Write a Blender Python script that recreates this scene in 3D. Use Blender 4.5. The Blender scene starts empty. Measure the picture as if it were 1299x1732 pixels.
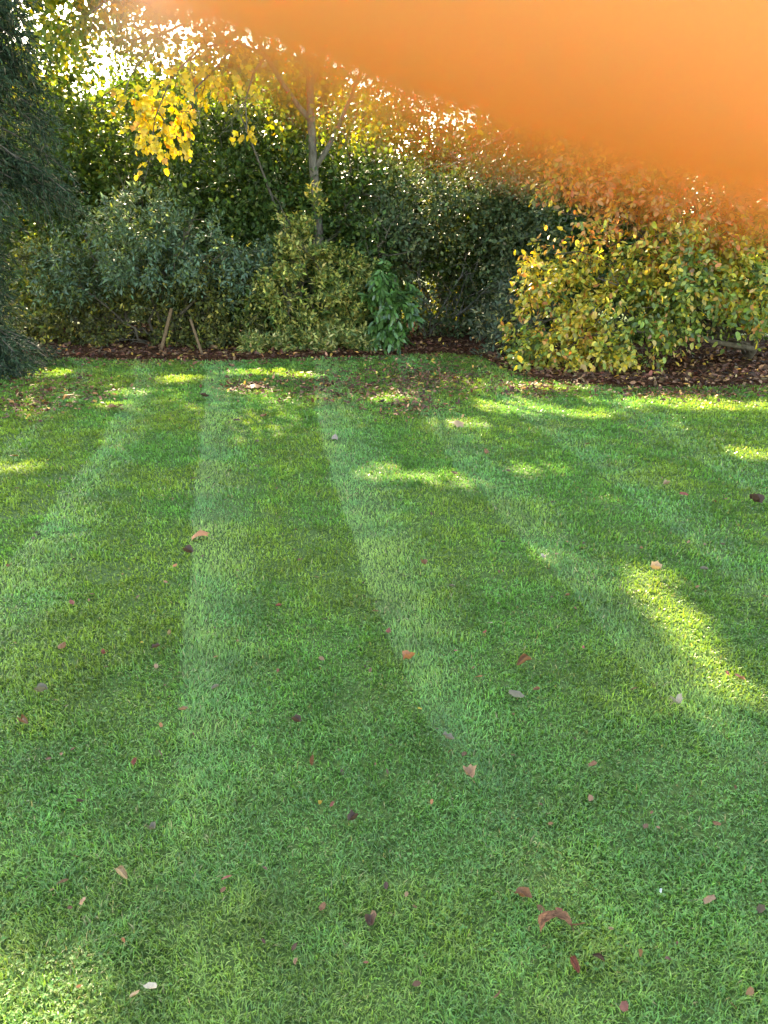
import bpy, math, random
import numpy as np
from mathutils import Vector, Matrix

rng = np.random.default_rng(7)
random.seed(7)
S = bpy.context.scene
COL = S.collection

# ------------------------------------------------------------------ camera
CAM_H = 1.55
PITCH = math.radians(19.7)
FPX = 1300.0                      # focal length in photograph pixels
CX, CY = 649.5, 866.0
cam_d = bpy.data.cameras.new('camera')
cam = bpy.data.objects.new('camera', cam_d)
COL.objects.link(cam)
cam.location = (0, 0, CAM_H)
cam.rotation_euler = (math.pi / 2 - PITCH, 0, 0)
cam_d.sensor_fit = 'VERTICAL'
cam_d.sensor_height = 36.0
cam_d.lens = 36.0 * FPX / 1732.0
cam_d.clip_start = 0.002
cam_d.clip_end = 400
cam_d.dof.use_dof = True
cam_d.dof.focus_distance = 4.5
cam_d.dof.aperture_fstop = 9.5
S.camera = cam

# ------------------------------------------------------------------ sky and sun
SUN_EL, SUN_AZ = 32.0, -20.0      # azimuth from straight ahead, minus = left
w = bpy.data.worlds.new('World')
S.world = w
w.use_nodes = True
nt = w.node_tree
nt.nodes.clear()
sky = nt.nodes.new('ShaderNodeTexSky')
sky.sky_type = 'NISHITA'
sky.sun_disc = False
sky.sun_elevation = math.radians(SUN_EL)
sky.sun_rotation = math.radians(SUN_AZ)
bgn = nt.nodes.new('ShaderNodeBackground')
bgn.inputs['Strength'].default_value = 0.15
won = nt.nodes.new('ShaderNodeOutputWorld')
nt.links.new(sky.outputs[0], bgn.inputs[0])
nt.links.new(bgn.outputs[0], won.inputs[0])
sl = bpy.data.lights.new('sun', 'SUN')
sl.energy = 3.9
sl.angle = math.radians(0.55)
sl.color = (1.0, 0.93, 0.8)
so = bpy.data.objects.new('sun', sl)
COL.objects.link(so)
ce, se = math.cos(math.radians(SUN_EL)), math.sin(math.radians(SUN_EL))
SUN = np.array([math.sin(math.radians(SUN_AZ)) * ce, math.cos(math.radians(SUN_AZ)) * ce, se])
so.rotation_euler = Vector(SUN).to_track_quat('Z', 'Y').to_euler()
S.view_settings.view_transform = 'Standard'
S.view_settings.look = 'None'
S.view_settings.exposure = 3.3
S.view_settings.use_white_balance = True
S.view_settings.white_balance_temperature = 8900
S.view_settings.white_balance_tint = 8
S.view_settings.gamma = 1.0
S.view_settings.use_curve_mapping = False
cy = S.cycles
cy.use_denoising = True
cy.max_bounces = 8
cy.diffuse_bounces = 4
cy.glossy_bounces = 2
cy.transmission_bounces = 4
cy.sample_clamp_indirect = 8
cy.caustics_reflective = False
cy.caustics_refractive = False

# ------------------------------------------------------------------ pixel <-> world
cp, sp = math.cos(PITCH), math.sin(PITCH)
FW, UP, RT = np.array([0, cp, -sp]), np.array([0, sp, cp]), np.array([1.0, 0, 0])


def at(x, y, D):
    """point at forward distance D (world Y) seen at photograph pixel x, y"""
    u, v = (x - CX) / FPX, (CY - y) / FPX
    d = FW + u * RT + v * UP
    return np.array([0, 0, CAM_H]) + d * (D / d[1])


def gnd(x, y, z=0.0):
    u, v = (x - CX) / FPX, (CY - y) / FPX
    d = FW + u * RT + v * UP
    t = (z - CAM_H) / d[2]
    return np.array([0, 0, CAM_H]) + d * t


def to_px(P):
    Q = P - np.array([0, 0, CAM_H])
    zc = Q @ FW
    zc = np.where(zc < 0.05, 0.05, zc)
    return CX + FPX * (Q @ RT) / zc, CY - FPX * (Q @ UP) / zc


def norm(a):
    return a / np.maximum(np.linalg.norm(a, axis=-1, keepdims=True), 1e-9)


def hash2(ix, iy, s):
    n = np.sin(ix * 127.1 + iy * 311.7 + s * 74.7) * 43758.5453
    return n - np.floor(n)


def vnoise(x, y, s=0):
    x0, y0 = np.floor(x), np.floor(y)
    fx, fy = x - x0, y - y0
    fx, fy = fx * fx * (3 - 2 * fx), fy * fy * (3 - 2 * fy)
    a, b = hash2(x0, y0, s), hash2(x0 + 1, y0, s)
    c, d = hash2(x0, y0 + 1, s), hash2(x0 + 1, y0 + 1, s)
    return (a * (1 - fx) + b * fx) * (1 - fy) + (c * (1 - fx) + d * fx) * fy


def fbm(x, y, s=0, o=3):
    t, amp, tot = 0, 1.0, 0
    for k in range(o):
        t = t + amp * vnoise(x * 2 ** k, y * 2 ** k, s + k * 13)
        tot += amp
        amp *= 0.5
    return t / tot


# sunlit spots on the lawn: the openings in the canopy that let the sun reach them
SPOTS = [(1148, 1055, 28, 98), (1110, 975, 22, 18), (1180, 1185, 30, 55, .6), (900, 938, 55, 7, .55), (930, 945, 22, 7),
         (700, 805, 85, 7), (648, 794, 28, 6), (770, 818, 32, 5), (905, 797, 36, 9), (1180, 682, 115, 10), (1250, 690, 60, 7),
         (870, 690, 60, 9), (930, 655, 70, 5), (1275, 770, 40, 8), (300, 642, 32, 6), (430, 630, 60, 4), (510, 637, 30, 4),
         (90, 632, 30, 5), (220, 665, 25, 3), (25, 790, 42, 6), (660, 676, 30, 4), (765, 716, 35, 5),
         (40, 1735, 165, 95), (-40, 1700, 110, 60), (950, 1480, 55, 22, .8), (1240, 1360, 32, 50, .45), (1030, 838, 40, 6, .5), (1090, 680, 40, 6), (990, 700, 40, 5),
         (190, 686, 20, 3), (1290, 640, 30, 3)]
SPOTS_W = []
for (x, y, rx, ry, *st_) in SPOTS:
    c = gnd(x, y)
    ex = gnd(x + rx, y) - c
    ey = (gnd(x, y - ry) - gnd(x, y + ry)) / 2
    SPOTS_W.append((c[0], c[1], abs(ex[0]), abs(ey[1]), st_[0] if st_ else 1.0))


def shade_keep(P):
    """False for leaves that would close an opening in the canopy"""
    t = P[:, 2] / SUN[2]
    gx, gy = P[:, 0] - SUN[0] * t, P[:, 1] - SUN[1] * t
    wob = 0.75 + 0.6 * vnoise(gx * 4, gy * 4, 5)
    cut = np.zeros(len(P))
    for (cx_, cy_, rx, ry, st_) in SPOTS_W:
        e = np.sqrt(((gx - cx_) / (rx * wob + .08)) ** 2 + ((gy - cy_) / (ry * wob + .08)) ** 2)
        cut = np.maximum(cut, np.clip((1.15 - e) / .45, 0, 1) * st_)
    cut = cut * np.clip(fbm(gx * 11, gy * 7, 17, 2) * 3.2 - .2, 0.6, 1)
    k = rng.random(len(P)) > cut ** (1 / 3)
    # the air between the sun and the photographer's hand is free
    d = P - np.array([0, 0, CAM_H])
    along = d @ SUN
    k &= np.linalg.norm(d - along[:, None] * SUN, axis=1) > 0.4
    return k


# ------------------------------------------------------------------ materials
def new_mat(name):
    m = bpy.data.materials.new(name)
    m.use_nodes = True
    m.node_tree.nodes.clear()
    return m, m.node_tree.nodes, m.node_tree.links


def leaf_mat(name, transl=0.4, rough=0.45, spec=0.4, use='attr', hue=(1.25, 1.1, 0.5)):
    m, N, L = new_mat(name)
    out = N.new('ShaderNodeOutputMaterial')
    if use == 'attr':
        c = N.new('ShaderNodeAttribute')
        c.attribute_name = 'Col'
        csock = c.outputs['Color']
    else:
        c = N.new('ShaderNodeObjectInfo')
        csock = c.outputs['Color']
    geo = N.new('ShaderNodeTexCoord')
    nz = N.new('ShaderNodeTexNoise')
    nz.inputs['Scale'].default_value = 9
    nz.inputs['Detail'].default_value = 3
    L.new(geo.outputs['Object'], nz.inputs['Vector'])
    mr = N.new('ShaderNodeMapRange')
    mr.inputs['To Min'].default_value = 0.7
    mr.inputs['To Max'].default_value = 1.3
    L.new(nz.outputs['Fac'], mr.inputs['Value'])
    mul = N.new('ShaderNodeVectorMath')
    mul.operation = 'SCALE'
    L.new(csock, mul.inputs[0])
    L.new(mr.outputs[0], mul.inputs['Scale'])
    pb = N.new('ShaderNodeBsdfPrincipled')
    pb.inputs['Roughness'].default_value = rough
    pb.inputs['Specular IOR Level'].default_value = spec
    L.new(mul.outputs[0], pb.inputs['Base Color'])
    tr = N.new('ShaderNodeBsdfTranslucent')
    tm = N.new('ShaderNodeVectorMath')
    tm.operation = 'MULTIPLY'
    tm.inputs[1].default_value = tuple(h * 1.5 for h in hue)
    L.new(mul.outputs[0], tm.inputs[0])
    L.new(tm.outputs[0], tr.inputs['Color'])
    mx = N.new('ShaderNodeMixShader')
    mx.inputs[0].default_value = transl
    L.new(pb.outputs[0], mx.inputs[1])
    L.new(tr.outputs[0], mx.inputs[2])
    L.new(mx.outputs[0], out.inputs['Surface'])
    return m


def ramp_mat(name, c1, c2, scale=8, rough=0.9, bump=0.3, stretch=(1, 1, 1), c3=None, spec=0.25):
    m, N, L = new_mat(name)
    out = N.new('ShaderNodeOutputMaterial')
    pb = N.new('ShaderNodeBsdfPrincipled')
    pb.inputs['Roughness'].default_value = rough
    pb.inputs['Specular IOR Level'].default_value = spec
    tc = N.new('ShaderNodeTexCoord')
    mp = N.new('ShaderNodeMapping')
    mp.inputs['Scale'].default_value = stretch
    L.new(tc.outputs['Object'], mp.inputs[0])
    nz = N.new('ShaderNodeTexNoise')
    nz.inputs['Scale'].default_value = scale
    nz.inputs['Detail'].default_value = 7
    nz.inputs['Roughness'].default_value = 0.65
    L.new(mp.outputs[0], nz.inputs['Vector'])
    cr = N.new('ShaderNodeValToRGB')
    cr.color_ramp.elements[0].position = 0.32
    cr.color_ramp.elements[0].color = (*c1, 1)
    cr.color_ramp.elements[1].position = 0.68
    cr.color_ramp.elements[1].color = (*c2, 1)
    if c3:
        e = cr.color_ramp.elements.new(0.5)
        e.color = (*c3, 1)
    L.new(nz.outputs['Fac'], cr.inputs[0])
    L.new(cr.outputs[0], pb.inputs['Base Color'])
    bp = N.new('ShaderNodeBump')
    bp.inputs['Strength'].default_value = bump
    bp.inputs['Distance'].default_value = 0.02
    L.new(nz.outputs['Fac'], bp.inputs['Height'])
    L.new(bp.outputs[0], pb.inputs['Normal'])
    L.new(pb.outputs[0], out.inputs['Surface'])
    return m


M_GRASS = leaf_mat('grass_blades', 0.3, 0.36, 0.45, hue=(1.15, 1.1, 0.6))
M_LEAF = leaf_mat('shrub_leaves', 0.38, 0.5, 0.25)
M_GLOSSY = leaf_mat('evergreen_leaves', 0.25, 0.45, 0.22)
M_NEEDLE = leaf_mat('conifer_needles', 0.12, 0.6, 0.1, hue=(1.1, 1.1, 0.7))
M_AUTUMN = leaf_mat('autumn_leaves', 0.45, 0.4, 0.45, hue=(1.15, 1.05, 0.5))
M_AUTUMN_OBJ = leaf_mat('autumn_leaf_single', 0.45, 0.4, 0.45, use='obj', hue=(1.15, 1.05, 0.5))
M_LAUREL_OBJ = leaf_mat('laurel_leaf_single', 0.2, 0.28, 0.55, use='obj')
M_FALLEN = leaf_mat('fallen_leaf', 0.12, 0.6, 0.3, use='obj', hue=(1.1, 1.0, 0.7))
M_LITTER = leaf_mat('leaf_litter', 0.12, 0.65, 0.3, hue=(1.1, 1.0, 0.7))
M_BARK = ramp_mat('grey_bark', (0.04, 0.033, 0.027), (0.15, 0.13, 0.105), 22, stretch=(1, 1, 0.4), bump=1.0)
M_BARKD = ramp_mat('dark_bark', (0.03, 0.025, 0.018), (0.11, 0.09, 0.065), 16, stretch=(1, 1, 0.4), bump=0.6)
M_TWIG = ramp_mat('grey_twig_bark', (.05, .045, .04), (.13, .12, .10), 16, stretch=(1, 1, .4), bump=.5)
M_STAKE = ramp_mat('stake_wood', (0.06, 0.036, 0.02), (0.17, 0.105, 0.055), 10, stretch=(6, 6, 0.6), bump=0.3)
M_SOIL = ramp_mat('bed_soil', (0.016, 0.008, 0.004), (0.085, 0.036, 0.018), 22, rough=1.0, bump=0.8, c3=(0.045, 0.02, 0.011), spec=0.03)
M_LAWN = ramp_mat('lawn_thatch', (0.024, 0.048, 0.011), (0.085, 0.13, 0.03), 40, bump=0.5, c3=(0.046, 0.085, 0.018))


# ------------------------------------------------------------------ mesh building
def raw_mesh(name, V, quads=None, tris=None, colors=None, mat=None, smooth=False):
    me = bpy.data.meshes.new(name)
    V = np.asarray(V, np.float32).reshape(-1, 3)
    q = np.zeros((0, 4), np.int32) if quads is None else np.asarray(quads, np.int32).reshape(-1, 4)
    t = np.zeros((0, 3), np.int32) if tris is None else np.asarray(tris, np.int32).reshape(-1, 3)
    me.vertices.add(len(V))
    me.vertices.foreach_set('co', V.ravel())
    nl = q.size + t.size
    me.loops.add(nl)
    me.loops.foreach_set('vertex_index', np.concatenate([q.ravel(), t.ravel()]))
    me.polygons.add(len(q) + len(t))
    st = np.concatenate([np.arange(len(q)) * 4, q.size + np.arange(len(t)) * 3]).astype(np.int32)
    me.polygons.foreach_set('loop_start', st)
    if smooth:
        me.polygons.foreach_set('use_smooth', np.ones(len(st), bool))
    me.update(calc_edges=True)
    if colors is not None:
        a = me.attributes.new('Col', 'FLOAT_COLOR', 'POINT')
        c = np.ones((len(V), 4), np.float32)
        c[:, :3] = colors
        a.data.foreach_set('color', c.ravel())
    if mat:
        me.materials.append(mat)
    return me


def link(name, data, parent=None, kind=None):
    o = bpy.data.objects.new(name, data)
    COL.objects.link(o)
    if parent is not None:
        o.parent = parent
        o.location = -Vector(parent.location) if False else (0, 0, 0)
    if kind:
        o['kind'] = kind
    return o


def thing(name, label, cat, loc, group=None):
    o = bpy.data.objects.new(name, None)
    COL.objects.link(o)
    o.location = tuple(float(v) for v in loc)
    o.empty_display_size = 0.2
    o['label'] = label
    o['category'] = cat
    if group:
        o['group'] = group
    return o


# leaf templates: (along, across, up) and quads
T_DIAMOND = (np.array([[0, 0, 0], [.45, -.5, .12], [1, 0, 0], [.45, .5, .12]]), np.array([[0, 1, 2, 3]]))
T_OVAL = (np.array([[0, 0, 0], [.28, -.42, .1], [.68, -.40, .08], [1, 0, -.10], [.68, .40, .08], [.28, .42, .1]]),
          np.array([[0, 3, 2, 1], [0, 5, 4, 3]]))
T_LANCE = (np.array([[0, 0, 0], [.35, -.5, .05], [1, 0, -.08], [.35, .5, .05]]), np.array([[0, 1, 2, 3]]))


def leaf_geo(T, P, D, Nn, L, W):
    tv, tq = T
    D = norm(D)
    Nn = norm(Nn - (Nn * D).sum(1, keepdims=True) * D)
    Bt = np.cross(Nn, D)
    n, k = len(P), len(tv)
    V = (P[:, None, :] + tv[None, :, 0, None] * (D * L[:, None])[:, None, :]
         + tv[None, :, 1, None] * (Bt * W[:, None])[:, None, :]
         + tv[None, :, 2, None] * (Nn * W[:, None])[:, None, :])
    Q = (np.arange(n) * k)[:, None, None] + tq[None]
    return V.reshape(-1, 3), Q.reshape(-1, 4), k


def rand_dir(n):
    return norm(rng.normal(size=(n, 3)))


def pal(n, cols, jit=0.18):
    """cols: list of (weight, rgb)"""
    wts = np.array([c[0] for c in cols], float)
    idx = rng.choice(len(cols), n, p=wts / wts.sum())
    base = np.array([c[1] for c in cols])[idx]
    return np.clip(base * (1 + rng.normal(0, jit, (n, 1))) * (1 + rng.normal(0, jit * .4, (n, 3))), 0.004, 0.8)


def sprays(blobs, nsub, nspr, nleaf, subr, slen, droop=0.0, inner=0.45, up=0.25):
    """leaf positions, directions, normals: blobs of ellipsoids -> sub-clumps -> sprays -> leaves"""
    vol = np.array([b[1][0] * b[1][1] + b[1][1] * b[1][2] + b[1][0] * b[1][2] for b in blobs])
    bi = rng.choice(len(blobs), nsub, p=vol / vol.sum())
    C = np.array([b[0] for b in blobs])[bi]
    R = np.array([b[1] for b in blobs])[bi]
    d = rand_dir(nsub)
    rad = (inner + (1 - inner) * rng.random(nsub) ** 0.6)[:, None]
    sc = C + d * R * rad
    outn = norm(d / R)
    rr = subr * rng.uniform(0.6, 1.3, nsub)
    # sprays about each sub-clump
    si = np.repeat(np.arange(nsub), nspr)
    m = len(si)
    P0 = sc[si] + rng.normal(0, 1, (m, 3)) * rr[si][:, None] * 0.55
    ax = norm(outn[si] * 0.8 + rand_dir(m) * 0.8 + np.array([0, 0, up - droop]))
    sl_ = slen * rng.uniform(0.6, 1.3, m)
    li = np.repeat(np.arange(m), nleaf)
    q = len(li)
    t = np.tile(np.linspace(0.1, 1, nleaf), m) + rng.normal(0, .05, q)
    side = norm(np.cross(ax[li], rand_dir(q)))
    P = P0[li] + ax[li] * (t * sl_[li])[:, None] + side * (0.04 * slen)
    P[:, 2] -= droop * (t ** 2) * sl_[li] * 0.6
    D = norm(ax[li] * 0.6 + side * 0.8 + rng.normal(0, .25, (q, 3)) - np.array([0, 0, droop * .8]))
    Nn = norm(outn[si][li] * 0.5 + np.array([0, 0, 0.7]) + rng.normal(0, .45, (q, 3)))
    return P, D, Nn, si[li]


def ell(px, py, D, rx, ry, rd):
    k = D / FPX * 1.02
    c = at(px, py, D)
    return (c, np.array([rx * k, rd, ry * k]))


def tube(path, radii, sides=7):
    path = np.asarray(path, float)
    n = len(path)
    tg = norm(np.gradient(path, axis=0))
    ref = np.array([0.31, 0.9, 0.2])
    a = norm(np.cross(tg, ref))
    b = np.cross(tg, a)
    th = np.arange(sides) * 2 * math.pi / sides
    r = np.asarray(radii, float)[:, None, None]
    V = path[:, None, :] + r * (np.cos(th)[None, :, None] * a[:, None, :] + np.sin(th)[None, :, None] * b[:, None, :])
    V = V.reshape(-1, 3)
    Q = []
    for i in range(n - 1):
        for j in range(sides):
            Q.append((i * sides + j, i * sides + (j + 1) % sides, (i + 1) * sides + (j + 1) % sides, (i + 1) * sides + j))
    return V, np.array(Q)


class Wood:
    def __init__(s):
        s.V, s.Q, s.n = [], [], 0

    def add(s, path, r0, r1, sides=7):
        path = np.asarray(path, float)
        V, Q = tube(path, np.linspace(r0, r1, len(path)), sides)
        s.V.append(V)
        s.Q.append(Q + s.n)
        s.n += len(V)

    def limb(s, a, b, r0, r1, wob=0.05, n=7, sides=7, sag=0.0):
        a, b = np.asarray(a, float), np.asarray(b, float)
        t = np.linspace(0, 1, n)[:, None]
        p = a + (b - a) * t
        L = np.linalg.norm(b - a)
        p[1:-1] += rng.normal(0, wob * L, (n - 2, 3)) * 0.5
        p[:, 2] += sag * L * (4 * t[:, 0] * (1 - t[:, 0]))
        s.add(p, r0, r1, sides)
        return p

    def twigs(s, path, count, length, r0, up=0.3, depth=1):
        path = np.asarray(path)
        for _ in range(count):
            f = rng.uniform(0.25, 1) * (len(path) - 1)
            i = min(int(f), len(path) - 2)
            p0 = path[i] + (path[i + 1] - path[i]) * (f - i)
            d = norm(norm(path[i + 1] - path[i]) * 0.5 + rand_dir(1)[0] * 0.9 + np.array([0, 0, up]))
            q = s.limb(p0, p0 + d * length * rng.uniform(.5, 1.3), r0, r0 * .3, .08, 5, 4)
            if depth > 1:
                s.twigs(q, 3, length * .55, r0 * .5, up, depth - 1)

    def build(s, name, mat, parent, kind=None):
        V = np.concatenate(s.V) - np.array(parent.location)
        return link(name, raw_mesh(name, V, np.concatenate(s.Q), mat=mat, smooth=True), parent, kind)


def foliage(parent, name, mat, T, P, D, Nn, L, W, cols, carve=True):
    if carve:
        k = shade_keep(P + norm(D) * (L * .5)[:, None]) & (P[:, 2] > 0.02)
        P, D, Nn, L, W, cols = P[k], D[k], Nn[k], L[k], W[k], cols[k]
    V, Q, kk = leaf_geo(T, P, D, Nn, L, W)
    me = raw_mesh(name, V - np.array(parent.location), Q, colors=np.repeat(cols, kk, 0), mat=mat)
    return link(name, me, parent, 'stuff')


def single_leaves(parent, name, mat, meshes, P, D, Nn, L, W, cols):
    """each leaf a part of its own, sharing a few meshes"""
    D = norm(D)
    Nn = norm(Nn - (Nn * D).sum(1, keepdims=True) * D)
    B = np.cross(Nn, D)
    base = np.array(parent.location)
    for i in range(len(P)):
        o = bpy.data.objects.new(name, meshes[i % len(meshes)])
        COL.objects.link(o)
        o.parent = parent
        m = Matrix(((D[i, 0] * L[i], B[i, 0] * W[i], Nn[i, 0] * W[i], P[i, 0] - base[0]),
                    (D[i, 1] * L[i], B[i, 1] * W[i], Nn[i, 1] * W[i], P[i, 1] - base[1]),
                    (D[i, 2] * L[i], B[i, 2] * W[i], Nn[i, 2] * W[i], P[i, 2] - base[2]), (0, 0, 0, 1)))
        o.matrix_local = m
        o.color = (*[float(c) for c in cols[i]], 1)


def front_pick(P, n, L=None):
    """indices of the n leaves that show largest: towards the photographer and unhidden"""
    x, y = to_px(P)
    gx, gy = np.floor(x / 11).astype(int), np.floor(y / 11).astype(int)
    inside = (x > 0) & (x < 1299) & (y > 0)
    order = np.argsort(P[:, 1])
    seen, first, rest = set(), [], []
    for i in order:
        if not inside[i]:
            continue
        k = (gx[i], gy[i])
        if k in seen:
            rest.append(i)
        else:
            seen.add(k)
            first.append(i)
    if len(first) > n:
        f = np.array(first)
        return f[rng.permutation(len(f))[:n]]
    return np.array((first + rest)[:n])


# ------------------------------------------------------------------ the ground
def grid_sheet(name, x0, x1, y0, y1, nx, ny, z, mat):
    xs, ys = np.linspace(x0, x1, nx), np.linspace(y0, y1, ny)
    X, Y = np.meshgrid(xs, ys)
    V = np.stack([X, Y, np.full_like(X, z)], -1).reshape(-1, 3)
    i = np.arange(nx - 1)[None] + nx * np.arange(ny - 1)[:, None]
    i = i.ravel()
    Q = np.stack([i, i + 1, i + nx + 1, i + nx], 1)
    return link(name, raw_mesh(name, V, Q, mat=mat), None, 'structure')


grid_sheet('lawn', -150, 150, -60, 260, 30, 30, 0.0, M_LAWN)

# front edge of the planting bed, in photograph pixels
BED = [(-420, 640), (-200, 622), (0, 611), (60, 606), (340, 611), (600, 604), (740, 598), (815, 603), (850, 622), (900, 641), (980, 650), (1080, 656),
       (1299, 652), (1500, 652), (1800, 655)]
bp_ = np.array([gnd(x, y)[:2] for x, y in BED])
bx = np.linspace(bp_[0, 0], bp_[-1, 0], 160)
by = np.interp(bx, bp_[:, 0], bp_[:, 1]) + 0.10 * (vnoise(bx * 5, bx * 0, 3) - .5) + .05 * (vnoise(bx * 17, bx * 0, 4) - .5)


def bed_front(x):
    return np.interp(x, bx, by)


Vb = []
rows = [0, 0.12, 0.3, 0.8, 1.6, 3.0, 4.6]
for k, r in enumerate(rows):
    z = 0.004 + (0.0 if k == 0 else 0.03 + 0.03 * vnoise(bx * 6, bx * 0 + r * 7, 8))
    Vb.append(np.stack([bx, np.minimum(by + r, by * 0 + 40), np.full_like(bx, 0) + z], 1))
Vb[-1][:, 2] = 0.004
Vb = np.concatenate(Vb)
nb = len(bx)
ib = (np.arange(nb - 1)[None] + nb * np.arange(len(rows) - 1)[:, None]).ravel()
link('soil_bed', raw_mesh('soil_bed', Vb, np.stack([ib, ib + 1, ib + nb + 1, ib + nb], 1), mat=M_SOIL, smooth=True), None, 'structure')

# ------------------------------------------------------------------ grass
# edges of the mown stripes (photograph pixels along y): each pale stripe starts sharp and fades to its dark side
ST = [([(160, 650), (20, 800), (-200, 1000), (-500, 1300)], [(120, 650), (60, 720), (-300, 1000), (-700, 1300)]),
      ([(225, 650), (165, 760), (95, 850), (20, 940), (-60, 1040), (-300, 1320)], [(285, 650), (255, 740), (215, 850), (180, 950), (120, 1070), (0, 1320)]),
      ([(347, 650), (341, 760), (325, 900), (308, 1100), (300, 1250), (290, 1400)], [(425, 650), (430, 800), (450, 950), (470, 1100), (490, 1300), (500, 1400)]),
      ([(530, 650), (545, 740), (575, 850), (615, 970), (660, 1080), (720, 1200), (775, 1300), (840, 1400)], [(610, 650), (675, 780), (750, 930), (820, 1080), (890, 1250), (930, 1330), (980, 1400)]),
      ([(670, 650), (770, 780), (840, 870), (930, 960), (1030, 1080), (1120, 1180), (1250, 1310), (1360, 1400)], [(740, 650), (860, 760), (980, 880), (1100, 1000), (1220, 1110), (1400, 1280), (1500, 1400)]),
      ([(810, 650), (960, 760), (1080, 850), (1210, 960), (1330, 1060), (1700, 1400)], [(890, 650), (1060, 760), (1210, 860), (1380, 980), (1900, 1400)]),
      ([(970, 650), (1150, 760), (1300, 860), (1480, 980), (2000, 1400)], [(1060, 650), (1270, 760), (1440, 860), (2200, 1400)])]


def stripe(P):
    x, y = to_px(P)
    x = x + (fbm(P[:, 0] * 1.5, P[:, 1] * 1.5, 91, 2) - .5) * 18 + (vnoise(P[:, 0] * 14, P[:, 1] * 14, 92) - .5) * 9
    m = np.zeros(len(P))
    for (a, b), sw in zip(ST, (.5, .75, 1.0, 1.0, .7, .5, .4)):
        a, b = np.array(a, float), np.array(b, float)
        xa = np.interp(y, a[:, 1], a[:, 0])
        xb = np.interp(y, b[:, 1], b[:, 0])
        lo, hi = np.minimum(xa, xb), np.maximum(xa, xb)
        t = (x - lo) / (hi - lo)
        v = np.clip((x - lo) / 6 + .5, 0, 1) * np.clip(1.25 * (1 - t), 0, 1)
        m = np.maximum(m, np.where(t < 1, v, 0) * (t > -0.2) * sw)
    fade = np.clip((1500 - y) / 260, 0, 1) * 0.85 + 0.15
    return m * fade


NB = 525000
ys_ = np.linspace(0.75, 11.4, 600)
halfw = (ys_ * cp + CAM_H * sp) * 0.56 + 0.6
dens = np.clip((1.5 / ys_), 0, 1.15) ** 1.35
wts = halfw * dens
cdf = np.cumsum(wts) / wts.sum()
gy = np.interp(rng.random(NB), cdf, ys_)
gx = (rng.random(NB) * 2 - 1) * ((gy * cp + CAM_H * sp) * 0.56 + 0.6)
bare = fbm(gx * 2.3, gy * 2.3, 21, 3)
keep = (gy < bed_front(gx) + 0.09 * rng.normal(size=NB) + .3 * (fbm(gx * 3, gy * 3, 71, 2) - .5)) & (rng.random(NB) < np.clip((bare - 0.22) * 8, 0.5, 1))
gx, gy = gx[keep], gy[keep]
n = len(gx)
G = np.stack([gx, gy, np.zeros(n)], 1)
sm = stripe(G)
tuft = np.clip((fbm(gx * 9, gy * 9, 2, 3) - .5) * 1.7 + .5, 0, 1)
big = fbm(gx * 1.6, gy * 1.6, 9, 3)
dist = np.sqrt(gx ** 2 + gy ** 2 + CAM_H ** 2)
Lb = (0.0055 + 0.014 * tuft + 0.008 * rng.random(n)) * (1 + 0.10 * dist)
Wb = 0.00245 * np.clip(dist / 1.9, 1, 5) * rng.uniform(0.7, 1.3, n)
# mower lay: pale stripes lean away from the photographer, dark stripes towards
lean_y = np.where(rng.random(n) < 0.5 + 0.5 * (2 * sm - 1) * 0.92 + .03, 1.0, -1.0)
near = np.clip((2.6 - gy) / 1.0, 0, 1)
th = fbm(gx * 11, gy * 11, 31, 2) * 16
swirl = np.stack([np.cos(th), np.sin(th)], 1)
ld = np.stack([rng.normal(0, .35, n), lean_y * rng.uniform(.5, 1.1, n)], 1)
ld = ld * (1 - 0.55 * near[:, None]) + swirl * (0.2 + 0.25 * near[:, None]) + rng.normal(0, .42, (n, 2)) * (1 + near[:, None])
ln = np.linalg.norm(ld, axis=1, keepdims=True)
ld /= np.maximum(ln, 1e-6)
tilt = np.clip(rng.normal(0.85, 0.38, n) + 0.15 * sm + .1 * near, 0.05, 1.4)
d1 = np.concatenate([ld * np.sin(tilt * .6)[:, None], np.cos(tilt * .6)[:, None]], 1)
t2 = np.clip(tilt * 1.35, 0, 1.75)
d2 = np.concatenate([ld * np.sin(t2)[:, None], np.cos(t2)[:, None]], 1)
wd = np.stack([-ld[:, 1], ld[:, 0], rng.normal(0, .25, n)], 1)
tw = rng.normal(0, 0.5, n)
wd = norm(wd + np.stack([ld[:, 0], ld[:, 1], np.zeros(n)], 1) * tw[:, None])
mid = G + d1 * (Lb * .5)[:, None]
tip = mid + d2 * (Lb * .55)[:, None]
hw = (wd * Wb[:, None]) * .5
mixc = np.clip(0.45 + (big - .5) * 2.6 + (fbm(gx * 6, gy * 6, 85, 2) - .5) * 1.2 + rng.normal(0, .22, n), 0, 1)[:, None]
ca = np.array([0.074, 0.188, 0.044]) * (1 - mixc) + np.array([0.135, 0.210, 0.038]) * mixc
ca = ca * (.72 + .56 * np.clip((fbm(gx * 5.5, gy * 5.5, 63, 3) - .5) * 1.6 + .5, 0, 1))[:, None]
ca = ca * 1.12 * np.exp(rng.normal(0, .22, (n, 1)))
dry = rng.random(n) < 0.012 + 0.05 * (fbm(gx * 3, gy * 3, 77, 2) > .68)
ca[dry] = np.array([0.30, 0.26, 0.12]) * rng.uniform(.6, 1.1, (dry.sum(), 1))
ca = np.clip(ca, .008, .6)
nr_, fr_ = gy < 3.3, gy >= 3.3
V5 = np.stack([G - hw, G + hw, mid - hw * .85, mid + hw * .85, tip], 1)[nr_].reshape(-1, 3)
V4 = np.stack([G - hw, G + hw, (mid + tip) / 2 + hw * .6, (mid + tip) / 2 - hw * .6], 1)[fr_].reshape(-1, 3)
i5 = np.arange(nr_.sum()) * 5
i4 = len(V5) + np.arange(fr_.sum()) * 4
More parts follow.
